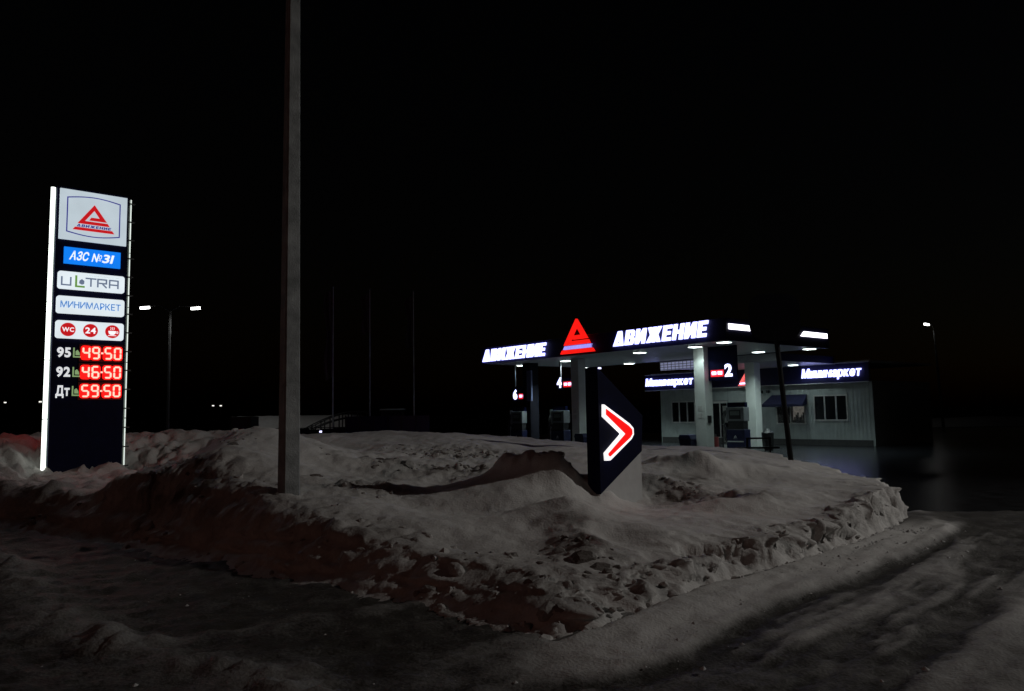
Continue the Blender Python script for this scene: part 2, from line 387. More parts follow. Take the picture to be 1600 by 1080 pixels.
    H = H - e*.17*np.clip(spot(130,735,17,1.3,.9)+spot(70,738,16.5,.9,.8)+spot(200,730,17.6,.8,.8), 0, 1)
    lump = spot(200,700,18.6,1.2,1.6)+spot(330,690,15.5,.9,.9)+spot(20,712,17.2,1.2,2.0); H = H + e*lump*(.18+.25*cl2)
    # dark hollow under the crust at the kerb side
    q = pldist([tuple(px(1075,880,.14))[:2], tuple(px(1120,877,.14))[:2], tuple(px(1168,871,.16))[:2]], X, Y)
    H = np.where(q < .3, H - (H-.02)*np.clip(1.15-q/.15, 0, 1)**.6, H)
    H = np.where(dn < -.02, -.05, H)
    # what the snow carries: cleaner on top, brown on clods and the left slope; shade painted in at far left
    sn = 1.0 - .95*np.clip(m, 0, 1)*(.4+.8*np.clip(cl2*1.6+.35, 0, 1)) - .30*(1-rightside)*np.exp(-(d/1.6)**2)
    sn = sn + .15*fbm(X*.7+3, Y*.7, 4)
    dirt = .8*spot(925,850,8.9,.35,.22)+.8*spot(905,815,9.9,.3,.2)+.9*spot(1050,768,13.0,.35,.45)+.9*spot(1150,785,12.2,.25,.8)+.9*spot(1110,748,14.4,.35,.8)+.6*spot(860,775,11.6,.5,.18)+.5*spot(690,770,12,.4,.8)+.7*spot(1090,716,17,.5,.5)+.5*spot(960,870,8.5,.3,.3)
    sn = sn - np.clip(dirt, 0, 1)*(.45+1.1*np.clip(fbm(X*4, Y*4, 5, .65)+.1, -.3, .6)) - .25*sst(-5.5, -8, X)
    return H, np.clip(sn, 0, 1.05), d
xs = np.concatenate([graded(-26,-7,.12,.06)[:-1], np.arange(-7, 7.9, .031)]); ys = graded(5.9, 30.3, .022, .14)
X, Y = np.meshgrid(xs, ys)
H, sn, dI = island(X, Y)
mk = np.exp(-((dI-.22)/.35)**2)+.5*np.exp(-((dI-.9)/.6)**2)
ph = X*.7+Y*.7; q1 = fbm(ph*2.3, H*6+Y*.6, 5, .6); q2 = fbm(ph*9+30, H*16, 3)
gx, gy = np.gradient(dI, axis=1), np.gradient(dI, axis=0); gx = gx/np.gradient(xs)[None, :]; gy = gy/np.gradient(ys)[:, None]
amt = -(.26*q1+.07*q2)*mk*sst(.02, .15, H)
sheet('snow_bank', xs, ys, H, sn, SNOW, keep=(dI > -.25), push=(amt*gx, amt*gy))
def hgt(x, y): return float(island(np.array([[x]], float), np.array([[y]], float))[0][0, 0])

# road in front, with ruts, packed apron along the kerb and a windrow on the left
xs = np.arange(-16, 15, .055); ys = graded(3.2, 24, .035, .12); X, Y = np.meshgrid(xs, ys)
d = -sdist(toe, X, Y)
ca, sa = math.cos(R(45)), math.sin(R(45)); U = X*ca+Y*sa; Vv = -X*sa+Y*ca
U2 = U+.5*fbm(X*.5, Y*.5, 2)
st = fbm(U2*.35, Vv*2.6+.5*np.sin(U2*.3), 5, .6); st2 = fbm(U2*.7+40, Vv*6.5, 5, .6); st3 = np.sin(Vv*11+3*fbm(U2*.22, Vv*.4, 3))*np.clip(.6+fbm(U2*.4+9, Vv*1.4, 3), 0, 1); st4 = fbm(X*3.4, Y*3.4, 5, .65)
right = sst(-1.5, 2.0, X-.2*(Y-6))
ap = sst(.0, .08, d)*(1-sst(.72, .95, d+.16*fbm(X*1.6, Y*1.6, 4)+.05*fbm(X*8, Y*8, 3)))*sst(-.3, .8, X)*(1-sst(13, 17, Y))
wr = pldist([(-8,11.2),(-6.6,10),(-5.7,9.1),(-4.9,8.0),(-4,7),(-2.9,6.1),(-1.5,5.3),(0,4.4)], X+.25*fbm(X, Y, 3), Y)
wrm = np.exp(-(wr/.32)**2)*np.clip(.75+.8*fbm(X*1.2+8, Y*1.2, 3), 0, 1.2)
lsd = fbm((X*.8+Y*.6)*.5+50, (-X*.6+Y*.8)*2.2, 5, .6)
Z = .055*ap + right*(.07*st+.03*st2+.012*st3+.02*st4) + (1-right)*(.05*lsd+.07*np.abs(fbm(X*2.2+9, Y*2.2, 5, .6))+.03*fbm(X*6, Y*6, 4, .6)) + wrm*(.07+.13*np.abs(fbm(X*4, Y*4, 4))) + .012*fbm(X*7, Y*7, 3) + .012*fbm(X*20,Y*20,2)
edge = np.exp(-((d-.93)/.13)**2)*sst(0, 1.5, X); Z = Z-.035*edge
for k in range(26):            # loose crumbs of snow and ice left on the lanes
    pass
sn = .92*ap + right*(1-ap)*(.10+.40*sst(-.12, .16, st+.45*st2+.10*st3)+.30*st3*sst(-.1, .2, st)+.25*st4)*(1-.45*sst(4.5, 7.5, X)) + (1-right)*np.clip(-.05+.30*lsd, 0, .25)*(1-wrm) + wrm*.3 - .5*edge  # left lanes and windrow darkened, standing in for the lamplight falling off
far = np.clip(sst(11.3, 13.0, Y)*sst(4.5, 7, X)+sst(7.2, 9, X)*sst(9.5,11.5,Y), 0, 1)
rp_ = [tuple(px(a, b, 0))[:2] for a, b in ((1396,800),(1420,797),(1450,808),(1478,828),(1490,845))]
ridge = np.exp(-((pldist(rp_, X, Y)+.12*fbm(X*3,Y*3,4))/.16)**2)*np.clip(.6+.8*fbm(X*2,Y*2,3),0,1)
sn = sn*(1-.96*far)+ridge*.7; Z = Z*(1-.6*far)+.05*ridge - .14*sst(13.5, 14.6, Y+.3*fbm(X*.6, Y*.6, 3))*sst(5, 6, X)
sheet('road', xs, ys, Z, np.clip(sn, 0, 1), ROAD)

# crumbs of snow and ice scattered along the bank foot and on the lanes: nobody could count them
rnd = np.random.RandomState(3); c = MB()
def crumb(x, y, z, r):
    b = len(c.v); a = rnd.rand()*6.28
    for k in range(6):
        t = a+k*math.pi/3; q = r*(.7+.5*rnd.rand()); c.v.append((x+q*math.cos(t), y+q*math.sin(t), z+r*.1*rnd.rand()))
    c.v.append((x+r*.2*rnd.randn(), y+r*.2*rnd.randn(), z+r*(.5+.5*rnd.rand()))); c.f += [(b+k, b+(k+1) % 6, b+6) for k in range(6)]
for _ in range(1500):
    i = rnd.randint(0, 7); t = rnd.rand(); ax, ay = toe[i]; bx, by = toe[i+1]
    o_ = abs(rnd.randn())*.35; nx_, ny_ = (by-ay), -(bx-ax); L = math.hypot(nx_, ny_)
    crumb(ax+(bx-ax)*t+nx_/L*o_, ay+(by-ay)*t+ny_/L*o_, .02, .006+.028*rnd.rand()**3)
for _ in range(260):
    crumb(rnd.uniform(-6, 9), rnd.uniform(4.6, 11), .01, .006+.022*rnd.rand()**3)
tag(c.build('snow_crumbs', SNOWPLAIN), 'loose crumbs of snow and ice strewn over the road', 'snow', kind='stuff')

# angular clods of ploughed snow, half sunk into the bank: too many to count
ico = bmesh.new(); bmesh.ops.create_icosphere(ico, subdivisions=2, radius=1)
IV = np.array([v.co[:] for v in ico.verts]); IF = [tuple(v.index for v in f.verts) for f in ico.faces]; ico.free()
def clods(name, pts, snowv, m):
    V = []; F = []; A = []
    for (x, y, z, rr, sv) in pts:
        sc = np.array([rnd.uniform(.7, 1.35), rnd.uniform(.7, 1.3), rnd.uniform(.55, 1.0)])*rr
        P = IV.copy()
        for _ in range(5):              # slice off random facets: broken, blocky look
            nn = rnd.randn(3); nn /= np.linalg.norm(nn); c0 = rnd.uniform(.45, .85); dd = P@nn
            P = P-np.outer(np.maximum(0, dd-c0), nn)
        P = P*(1+.05*rnd.randn(len(P), 1)); a = rnd.rand()*6.28; ca_, sa_ = math.cos(a), math.sin(a)
        P = P*sc; P = np.stack([P[:, 0]*ca_-P[:, 1]*sa_, P[:, 0]*sa_+P[:, 1]*ca_, P[:, 2]], 1)+[x, y, z]
        b = len(V)*len(IV); V.append(P); F += [tuple(b+i for i in f) for f in IF]; A += [sv]*len(IV)
    me = bpy.data.meshes.new(name); me.from_pydata(np.concatenate(V).tolist(), [], F); me.materials.append(m)
    at = me.attributes.new('snow', 'FLOAT', 'POINT'); at.data.foreach_set('value', np.array(A, np.float32))
    o = bpy.data.objects.new(name, me); link(o); return o
def many_h(pts):
    a = np.array(pts); h, s_, d_ = island(a[:, :1], a[:, 1:2]); return h[:, 0], s_[:, 0]
L_ = []
NT = len(toe)
for _ in range(45):                   # kerb face on the right
    i = rnd.randint(0, 7); t = rnd.rand(); ax, ay = toe[i]; bx, by = toe[i+1]; L = math.hypot(bx-ax, by-ay)
    o_ = rnd.uniform(-.05, .34); L_.append((ax+(bx-ax)*t-(by-ay)/L*o_, ay+(by-ay)*t+(bx-ax)/L*o_, rnd.uniform(.015, .05)+.06*rnd.rand()**5, rnd.uniform(.4, 1)))
for _ in range(150):                   # left slope and its crest
    i = NT-8+rnd.randint(1, 8); ax, ay = toe[i % NT]; bx, by = toe[(i+1) % NT]; t = rnd.rand(); L = math.hypot(bx-ax, by-ay)
    o_ = rnd.uniform(.0, 1.5); L_.append((ax+(bx-ax)*t-(by-ay)/L*o_, ay+(by-ay)*t+(bx-ax)/L*o_, rnd.uniform(.02, .05)+.09*rnd.rand()**4, rnd.uniform(.0, .8)))
for (x, y, D, sx_, sy_, nn) in ((700,712,17.5,1.3,1.1,260),(650,745,14.2,1.1,.7,150),(740,738,14.2,.6,.4,80),(575,765,12,.6,.4,60),(850,745,12.4,.3,.3,40),(1060,762,13.3,.45,.4,60),(1100,715,16.5,.4,.5,30),(890,860,8.7,.35,.4,50),(345,692,14,1.0,.5,40),(935,880,8.2,.25,.3,40)):
    p = px(x, y, Y=D)
    for _ in range(nn*2//5): L_.append((p.x+rnd.randn()*sx_*.6, p.y+rnd.randn()*sy_*.6, rnd.uniform(.02, .07)+.08*rnd.rand()**4, rnd.uniform(-.1, .7)))
hh_, ss_ = many_h([(a, b) for a, b, c_, d_ in L_])
PT = [(a, b, h-.35*c_, c_, d_*.7+.2*s_) for (a, b, c_, d_), h, s_ in zip(L_, hh_, ss_) if h > .0]
tag(clods('snow_clods', PT, 0, SNOW), 'broken clods of ploughed dirty snow along the bank edges', 'snow', kind='stuff')

# ================================================================== concrete pole
bx = px(451, 773, Y=11.0); pz = hgt(bx.x, bx.y)
pole = thing('utility_pole', (bx.x, bx.y, pz-.25), 0, 'tall square concrete pole planted in the snow bank', 'pole')
def pole_mesh(z1, w0, w1, d0, d1):
    M_ = MB(); c_ = .16
    for z, w, dd in ((0, w0, d0), (z1, w1, d1)):
        for a, b in ((-1+c_,-1),(1-c_,-1),(1,-1+c_),(1,1-c_),(1-c_,1),(-1+c_,1),(-1,1-c_),(-1,-1+c_)):
            M_.v.append((a*w/2, b*dd/2, z))
    M_.f = [(i, (i+1) % 8, 8+(i+1) % 8, 8+i) for i in range(8)]+[tuple(range(8, 16)), tuple(range(7, -1, -1))]
    return M_
po = pole_mesh(9.5, .25, .15, .25, .15).build('shaft', CONC, pole); po.rotation_euler = (0, 0, R(39))
box('cable_clamp', STEEL, pole, -.13, .13, -.13, .13, 8.3, 8.36)

# ================================================================== price pylon
PX, PYY, PA = -10.35, 17.0, 41
Wd = 1.43
NAVYP = mat('navy_pylon', (.004, .005, .028), .65, var=.2, spec=.1)
py = thing('price_sign', (PX, PYY, 0), PA, 'tall navy fuel price pylon with lit panels and red digits, standing in snow', 'sign')
box('body', NAVYP, py, -.05, 1.47, .01, .34, .35, 7.30, bevel=.01)
def tube_side(x, y, n0, rad=.047):
    for k in range(5):
        z0 = .62+k*1.33; z1 = z0+1.31
        MB().tube([(x, y, z0), (x, y, z1)], rad, 12).build('light_tube', TUBE if rad > .03 else mat('dim_light_tube', (.7,.75,.7), .4, emit=(.9,1,.92), estr=.9), py)
    box('tube_housing', TUBEH, py, min(x, n0)+.001, max(x, n0)-.001, y+.05, y+.09, .6, 7.26)
tube_side(-.125, .06, -.05)
tube_side(1.535, .10, 1.47, .013)
for k in range(15):
    box('clip', STEEL, py, 1.475, 1.625, .06, .11, .8+k*.452, .83+k*.452)
def panel(x0, x1, z0, z1, m, r=0, name='lightbox'):
    f = rrect(x0, x1, z0, z1, r) if r else [(x0,z0),(x1,z0),(x1,z1),(x0,z1)]
    return MB().prism([f], -.045, .008).build(name, m, py)
yF = -.052
# 1 logo box
pn = panel(.0, 1.415, 6.06, 7.24, BOXW); 
arc = lambda x0, x1, z0, z1, b: [(x0, z0)]+[(x0+(x1-x0)*t/10, z0-b*math.sin(math.pi*t/10)) for t in range(1, 10)]+[(x1, z0), (x1, z1)]+[(x1+(x0-x1)*t/10, z1+b*math.sin(math.pi*t/10)) for t in range(1, 10)]+[(x0, z1)]
MB().prism([arc(.14, 1.27, 6.24, 7.06, .07), arc(.165, 1.245, 6.262, 7.038, .07)[::-1]], yF, -.046).build('blue_border', PRBLU, pn)
brand_mark(.27, 6.31, .88, yF, -.046, PRRED, PRBLU, pn)
# 2 blue station number
pn = panel(.12, 1.30, 5.50, 5.885, BOXB)
for w_, a, b, z, cap_ in (('АЗС', .22, .60, 5.595, .20), ('N', .68, .80, 5.595, .20), ('О', .825, .885, 5.665, .10), ('31', .90, 1.12, 5.595, .20)):
    lettering(w_, a, b, z, cap_, yF, PRWH, pn, off=.025, shear=.22, gap=.07)
box('underline', PRWH, pn, .825, .885, yF-.001, yF, 5.63, 5.645)
# 3 ultra
pn = panel(.01, 1.405, 4.905, 5.315, BOXL, .06)
def strokes(polys, w, m, name='letter', parent=None, y=yF):
    """polylines of square-ended strokes, unioned as separate quads with mitred joins"""
    M_ = MB()
    for pl in polys:
        P = [Vector(p) for p in pl]; Ls = []; Rs = []
        closed = len(P) > 3 and (P[0]-P[-1]).length < 1e-6
        if closed: P = P[:-1]
        for i, p in enumerate(P):
            a = P[i-1] if (i > 0 or closed) else None; b = P[(i+1) % len(P)] if (i < len(P)-1 or closed) else None
            d1 = (p-a).normalized() if a is not None else (b-p).normalized(); d2 = (b-p).normalized() if b is not None else d1
            n1 = Vector((-d1.y, d1.x)); n2 = Vector((-d2.y, d2.x)); mm = (n1+n2).normalized(); k = w/2/max(.35, mm.dot(n1))
            Ls.append(p+mm*k); Rs.append(p-mm*k)
        if closed: loops = [[tuple(q) for q in Ls], [tuple(q) for q in Rs]]
        else: loops = [[tuple(q) for q in Ls]+[tuple(q) for q in Rs[::-1]]]
        M_.prism(loops, y, y+.005)
    return M_.build(name, m, parent)
s_ = .034
strokes([[(.09,5.19),(.09,5.0),(.27,5.0),(.27,5.19)]], s_, PRGR, parent=pn)
strokes([[(.38,5.24),(.38,4.985),(.56,4.985)]], s_*1.25, PRGN, parent=pn)
MB().prism([[(.44,5.06),(.45,5.13),(.50,5.165),(.55,5.12),(.545,5.05),(.50,5.03)]], yF, yF+.005).build('leaf_mark', PRGR, pn)
strokes([[(.57,5.19),(.80,5.19)], [(.685,5.175),(.685,5.0)]], s_, PRGR, parent=pn)
strokes([[(.83,5.0),(.83,5.19),(1.01,5.19),(1.01,5.10),(.85,5.10)], [(.93,5.085),(1.02,5.0)]], s_, PRGR, parent=pn)
strokes([[(1.08,5.0),(1.08,5.19),(1.26,5.19),(1.26,5.0)], [(1.095,5.085),(1.245,5.085)]], s_, PRGR, parent=pn)
strokes([[(.60,5.255),(1.28,5.255)]], .012, mat('print_faint', (.5,.55,.55), .4, emit=(.5,.58,.6), estr=.95), 'small_print', pn)
# 4 minimarket
pn = panel(.0, 1.415, 4.34, 4.745, BOXL, .06)
lettering('МИНИМАРКЕТ', .08, 1.33, 4.475, .145, yF, PRAZ, pn, off=.014, gap=.09)
# 5 pictograms
pn = panel(.0, 1.415, 3.77, 4.18, BOXL, .06)
for cx in (.25, .71, 1.17):
    MB().prism([circ(cx, 3.975, .155)], -.049, -.0455).build('red_disc', PRRED, pn)
lettering('WC', .13, .37, 3.925, .10, yF, PRWH, pn, off=.03, gap=.05)
lettering('24', .60, .82, 3.905, .14, yF, PRWH, pn, off=.03, gap=.05)
cup = MB()
cup.prism([[(1.08,3.99),(1.25,3.99),(1.235,3.93),(1.20,3.90),(1.13,3.90),(1.095,3.93)]], yF, -.0495)
cup.prism([[(1.07,3.875),(1.26,3.875),(1.24,3.89),(1.09,3.89)]], yF, -.0495)
cup.prism([rrect(1.255,1.295,3.93,3.985,.012), rrect(1.262,1.283,3.942,3.972,.006)], yF, -.0495)
for i in range(3): cup.prism([[(1.12+i*.035,4.01),(1.13+i*.035,4.01),(1.145+i*.035,4.045),(1.135+i*.035,4.08),(1.125+i*.035,4.08),(1.135+i*.035,4.045)]], yF, -.0495)
cup.build('cup_mark', PRWH, pn)
# 6 price rows
SEG = {'a':(0,1,1,1),'b':(1,1,1,.5),'c':(1,.5,1,0),'d':(0,0,1,0),'e':(0,.5,0,0),'f':(0,1,0,.5),'g':(0,.5,1,.5)}
DIG = {'4':'fgbc','9':'abcdfg','5':'afgcd','0':'abcdef','6':'afgedc'}
def digit(ch, x0, z0, w, h, m, parent, t=.038):
    M_ = MB()
    for s in DIG[ch]:
        ax, az, bx_, bz = SEG[s]; ax, bx_ = x0+ax*w, x0+bx_*w; az, bz = z0+az*h, z0+bz*h
        g_ = .004
        if az == bz: M_.prism([[(ax+g_, az), (ax+t/2, az+t/2), (bx_-t/2, az+t/2), (bx_-g_, az), (bx_-t/2, az-t/2), (ax+t/2, az-t/2)]], yF-.005, yF+.005)
        else:
            lo_, hi = min(az, bz), max(az, bz)
            M_.prism([[(ax, lo_+g_), (ax+t/2, lo_+t/2), (ax+t/2, hi-t/2), (ax, hi-g_), (ax-t/2, hi-t/2), (ax-t/2, lo_+t/2)]], yF-.005, yF+.005)
    return M_.build('digit', m, parent)
for grade, price, zc in (('95', '4950', 3.455), ('92', '4650', 3.01), ('Дт', '5950', 2.575)):
    bd = box('price_display', LEDB, py, .50, 1.425, -.012, .008, zc-.205, zc+.205)
    for x in (.575, .775, 1.035, 1.235): MB().prism([rrect(x-.045, x+.170, zc-.165, zc+.165, .06)], -.03, -.0125).build('red_halo', LEDH, bd)  # halo around each digit, put in as a red glowing pane
    for ch, x in zip(price, (.575, .775, 1.035, 1.235)): digit(ch, x, zc-.125, .125, .25, LED, bd)
    MB().prism([[(.945,zc-.018),(.99,zc-.018),(.99,zc+.018),(.945,zc+.018)]], yF-.005, yF+.005).build('dash', LED, bd)
    lettering(grade, .05, .33, zc-.115, .225, -.02, PRNUM, py, off=.04, gap=.05)
    lf = strokes([[(.385,zc+.11),(.385,zc-.10),(.52,zc-.10)]], .03, GRNL, 'leaf_mark', py, y=-.04)
    MB().prism([[(.42,zc-.06),(.42,zc+.03),(.46,zc+.06),(.50,zc-.0),(.51,zc-.06)]], -.04, -.035).build('leaf_mark', GRNL, py)

for zc in (3.455, 3.01, 2.575):      # displays on the far side: red halo panes without digits
    bd = box('price_display', LEDB, py, .0, .925, .342, .362, zc-.205, zc+.205)
    for x in (.075, .275, .535, .735): MB().prism([rrect(x-.048, x+.173, zc-.172, zc+.172, .07)], .363, .38).build('red_halo', LEDH, bd)
box('lightbox', BOXW, py, .0, 1.415, .342, .39, 6.06, 7.24)

# ================================================================== arrow stele
sx, sy = px(939, 785, Y=12.0).x, 12.0; SA = 50
stz = hgt(sx, sy)
st_ = thing('arrow_sign', (sx, sy, 0), SA, 'low navy arrow shaped sign with lit red chevron pointing right, in the snow', 'sign')
o = np.array([sx, sy]); ux = np.array([math.cos(R(SA)), math.sin(R(SA))]); uy = np.array([-ux[1], ux[0]])
def onst(x, y, off=0.):
    r = CM.to_3x3() @ Vector(((x-800)/FPX, -(y-540)/FPX, -1)); rr = np.array([r.x, r.y]); oo = o+uy*off
    t = (oo@uy)/(rr@uy); P = rr*t; return float((P-oo)@ux), EYE+r.z*t
body = [onst(*q) for q in ((939,773),(1003,705),(1004,649),(941,574))]
body[0] = (0, body[0][1]); body[3] = (0, body[3][1])
MB().prism([body], 0, .24).build('body', NAVYM, st_, bevel=.006)
a_, b_ = onst(1003,705), onst(1006,785)
MB().prism([[(.0, body[0][1]-.004), (0, b_[1]-.4), (b_[0], b_[1]-.4), (a_[0], a_[1]-.004)]], .02, .22).build('lower_panel', mat('grey_painted_panel', (.52,.52,.52), .7, var=.06), st_)
outer = [onst(*q, off=-.05) for q in ((944,632),(984,662),(990,669),(990.5,679),(987,686),(954,719.5),(948,720),(947,708),(972.5,678),(944,651))]
inner = [onst(*q, off=-.05) for q in ((946.5,639),(982,665.5),(987,671),(987.5,678),(984.5,683.5),(953,713.5),(951,712),(950.2,709),(976.8,678),(946.5,648))]
MB().prism([outer], -.05, -.001).build('arrow_border', CHW, st_)
MB().prism([inner], -.062, -.0505).build('arrow_face', CHR, st_)
MB().tube([(-.01,-.03,body[3][1]-.02),(.05,-.03,body[3][1]-.02)], .014).build('corner_light', LETW2, st_)

# ================================================================== station canopy (x along the front, y into the station)
CA = -50.3; CO = (8.1, 28.4, 0)
can = thing('station_canopy', CO, CA, 'navy petrol station canopy on pale square columns with glowing white lettering', 'canopy')
ZS, ZT = 4.50, 5.36
box('front_fascia', NAVYB, can, -15.3, 0, -.0, .10, ZS, ZT)
box('side_fascia', NAVYB, can, -.10, 0, .102, 7.75, ZS, ZT)
box('back_fascia', NAVYB, can, -15.3, -.102, 7.65, 7.75, ZS, ZT)
box('side_fascia', NAVYB, can, -15.3, -15.2, .102, 7.648, ZS, ZT)
box('roof', STEEL, can, -15.19, -.11, .11, 7.64, ZT-.25, ZT-.12)
for i in range(10):                                  # soffit boards
    for j in range(5):
        x0 = -15.18+i*1.508; y0 = .115+j*1.505
        box('soffit_panel', SOFF, can, x0, x0+1.495, y0, y0+1.493, ZS+.02, ZS+.04)
box('snow_cover', SNOWPLAIN, can, -15.15, -.15, .15, 7.6, ZT-.119, ZT+.03)
brand_word(-15.05, -10.05, 4.61, .63, -.10, -.02, LETW, can)
brand_word(-5.70, -.74, 4.70, .63, -.10, -.02, LETW, can)
brand_mark(-8.98, 4.585, 2.16, -.16, -.02, REDL, BLUL, can)
box('mark_backing', NAVYB, can, -8.4, -7.5, .03, .08, ZT+.001, 5.7)
for x0, x1, a, b in ((.15, 1.95, 0, .13), (5.32, 7.55, .28, 0)):
    q = MB(); q.v = []; 
    f = [(x0, 4.925), (x1+a*0+(b if b else 0), 4.925), (x1, 5.14), (x0+a, 5.14)]
    M_ = MB(); M_.prism([f], 0, .03); M_.v = [(.035-v[1], v[0], v[2]) for v in M_.v]; M_.build('light_strip', STRIP, can)
def column(x, y, m=COLM, top=ZS+.02, w=.52):
    c_ = box('column', m, can, x-w/2, x+w/2, y-w/2, y+w/2, -.05, top-.001, bevel=.015)
    box('base_plate', STEEL, c_, x-w/2-.05, x+w/2+.05, y-w/2-.05, y+w/2+.05, -.04, .06)
    return c_
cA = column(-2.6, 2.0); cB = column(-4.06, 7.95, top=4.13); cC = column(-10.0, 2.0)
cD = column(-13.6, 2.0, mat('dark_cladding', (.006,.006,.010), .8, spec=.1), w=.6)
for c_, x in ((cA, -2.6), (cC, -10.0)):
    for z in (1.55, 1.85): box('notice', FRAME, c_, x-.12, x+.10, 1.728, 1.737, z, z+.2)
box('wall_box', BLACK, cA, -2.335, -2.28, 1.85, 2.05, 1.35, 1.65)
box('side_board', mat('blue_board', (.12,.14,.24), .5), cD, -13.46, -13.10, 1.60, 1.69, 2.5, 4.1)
lamps = [(815.6,571),(884,564),(999.5,551),(1086,542),(1124.5,531.5),(983,568),(1185,550),(1273,544.5),(915.5,575)]
cth, sth = math.cos(R(CA)), math.sin(R(CA))
for i, (x, y) in enumerate(lamps):
    P = px(x, y, z=ZS-.02); dx_, dy_ = P.x-CO[0], P.y-CO[1]
    lx, ly = dx_*cth+dy_*sth, -dx_*sth+dy_*cth
    lx = min(max(lx, -14.8), -.45); ly = min(max(ly, .5), 7.2)
    h = MB().box(lx-.24, lx+.24, ly-.24, ly+.24, ZS-.03, ZS+.02).build('ceiling_lamp', FRAME, can)
    MB().box(lx-.2, lx+.2, ly-.2, ly+.2, ZS-.05, ZS-.031).build('lens', LAMPC, h)
    l = bpy.data.lights.new('ceiling_lamp_beam', 'SPOT'); l.energy = {0:700, 1:1300, 2:260, 3:90, 4:160, 5:420, 8:1000}.get(i, 380); l.spot_size = R(135); l.spot_blend = .6; l.shadow_soft_size = .15; l.color = (.80, 1, .98)
    q = bpy.data.objects.new('ceiling_lamp_beam', l); link(q); q.location = (CO[0]+lx*cth-ly*sth, CO[1]+lx*sth+ly*cth, ZS-.07)
# pump number boards hung from the canopy
def number_board(lx0, lx1, ly, z0, z1, num, right, lab):
    b_ = box('number_board', NAVYM, can, lx0, lx1, ly-.06, ly, z0, z1)
    w = lx1-lx0; hh = .52
    zt = z0+.12
    if right:
        lettering(num, lx1-.58, lx1-.22, zt, hh, ly-.09, LETW2, b_, off=.04, name='numeral', depth=.025); r0 = lx0+.12
    else:
        lettering(num, lx0+.08, lx0+.42, zt, hh, ly-.09, LETW2, b_, off=.04, name='numeral', depth=.025); r0 = lx0+.55
    box('red_panel', mat('red_panel_glow', (.5,.02,.02), .5, emit=(1,.02,.03), estr=.8), b_, r0, r0+.62, ly-.08, ly-.061, zt+.02, zt+.30)
    for k in range(2): box('white_mark', LETW2, b_, r0+.06+k*.29, r0+.27+k*.29, ly-.095, ly-.081, zt+.1, zt+.24)
number_board(-2.33, -.95, 2.1, 3.10, 4.49, '2', True, '')
number_board(-11.55, -10.27, 2.0, 3.0, 3.6, '4', False, '')
number_board(-15.05, -13.85, 2.0, 2.50, 3.3, '6', False, '')
box('hanger', BLACK, can, -11.3, -11.2, 1.95, 2.0, 3.601, 4.51); box('hanger', BLACK, can, -14.9, -14.8, 1.95, 2.0, 3.301, 4.51)
# lower link roof between canopy and shop
lk = thing('link_roof', CO, CA, 'lower flat walkway roof joining the canopy to the shop', 'roof')
box('front_edge', SOFF, lk, -9.6, -2.5, 7.80, 7.88, 4.13, 4.49)
box('slab', SOFF, lk, -9.6, -2.58, 7.881, 13.0, 4.14, 4.42)
box('side_edge', NAVYB, lk, -2.579, -2.5, 7.881, 13.0, 4.13, 4.49)
gp = box('grid_panel', GRID, lk, -9.55, -6.3, 7.77, 7.799, 4.03, 4.47)
for k in range(14): box('bar', BLACK, gp, -9.55+k*.25, -9.53+k*.25, 7.752, 7.769, 4.03, 4.47)
for k in range(4): box('bar', BLACK, gp, -9.55, -6.3, 7.738, 7.751, 4.05+k*.13, 4.075+k*.13)

for lx, ly in ((-4.9, 9.2), (-4.0, 11.6), (-8.2, 11.2)):
    h = box('ceiling_lamp', FRAME, lk, lx-.22, lx+.22, ly-.22, ly+.22, 4.10, 4.139)
    box('lens', LAMPC, h, lx-.18, lx+.18, ly-.18, ly+.18, 4.08, 4.099)
    l = bpy.data.lights.new('ceiling_lamp_beam', 'SPOT'); l.energy = 62; l.spot_size = R(150); l.spot_blend = .5; l.shadow_soft_size = .15; l.color = (.80, 1, .98)
    q = bpy.data.objects.new('ceiling_lamp_beam', l); link(q); q.location = (CO[0]+lx*cth-ly*sth, CO[1]+lx*sth+ly*cth, 4.07)
# ================================================================== shop
shop = thing('shop_building', CO, CA, 'low pale sided station shop with navy fascia and dark windows', 'building')
WY = 13.2
# corrugated siding with openings left for windows
ops = [(-3.86,-2.03,1.21,2.55), (-6.05,-4.33,1.03,2.05), (-13.2,-11.4,1.11,2.43), (-10.25,-9.1,.1,2.4)]
xsb = sorted({-13.9, -.9} | {v for o_ in ops for v in o_[:2]})
for a, b in zip(xsb[:-1], xsb[1:]):
    spans = [(.25, 3.2)]
    for o_ in ops:
        if o_[0] <= a+.001 and o_[1] >= b-.001: spans = [s for s in ((.25, o_[2]), (o_[3], 3.2)) if s[1]-s[0] > .05]
    for z0, z1 in spans:
        M_ = MB(); k = 0; pts = []; xx = a
        while xx < b-1e-6:
            ph = round((xx+13.9)/.1) % 2
            xe = min(b, xx+.1); dz_ = -.012 if ph else 0
            pts += [(xx+.012, WY+dz_), (xe-.012 if xe-xx > .03 else xe, WY+dz_)]; xx = xe
        pts[0] = (a, pts[0][1]); pts[-1] = (b, pts[-1][1])
        for p in pts: M_.v += [(p[0], p[1], z0), (p[0], p[1], z1)]
        M_.f = [(2*i, 2*i+2, 2*i+3, 2*i+1) for i in range(len(pts)-1)]
        M_.build('siding', SIDE, shop)
box('plinth', PLINTH, shop, -13.95, -.85, WY-.06, WY+.3, -.05, .249)
box('side_wall', SIDE, shop, -.90, -.75, WY+.005, 20, -.05, 3.2)
box('side_wall', SIDE, shop, -14.05, -13.905, WY+.005, 20, -.05, 3.2)
box('inner_wall', GOOD1, shop, -13.9, -.91, WY+.7, WY+.8, 0, 3.2)
box('roof', SNOWPLAIN, shop, -14.6, -.7, WY-.2, 20.3, 4.12, 4.22)
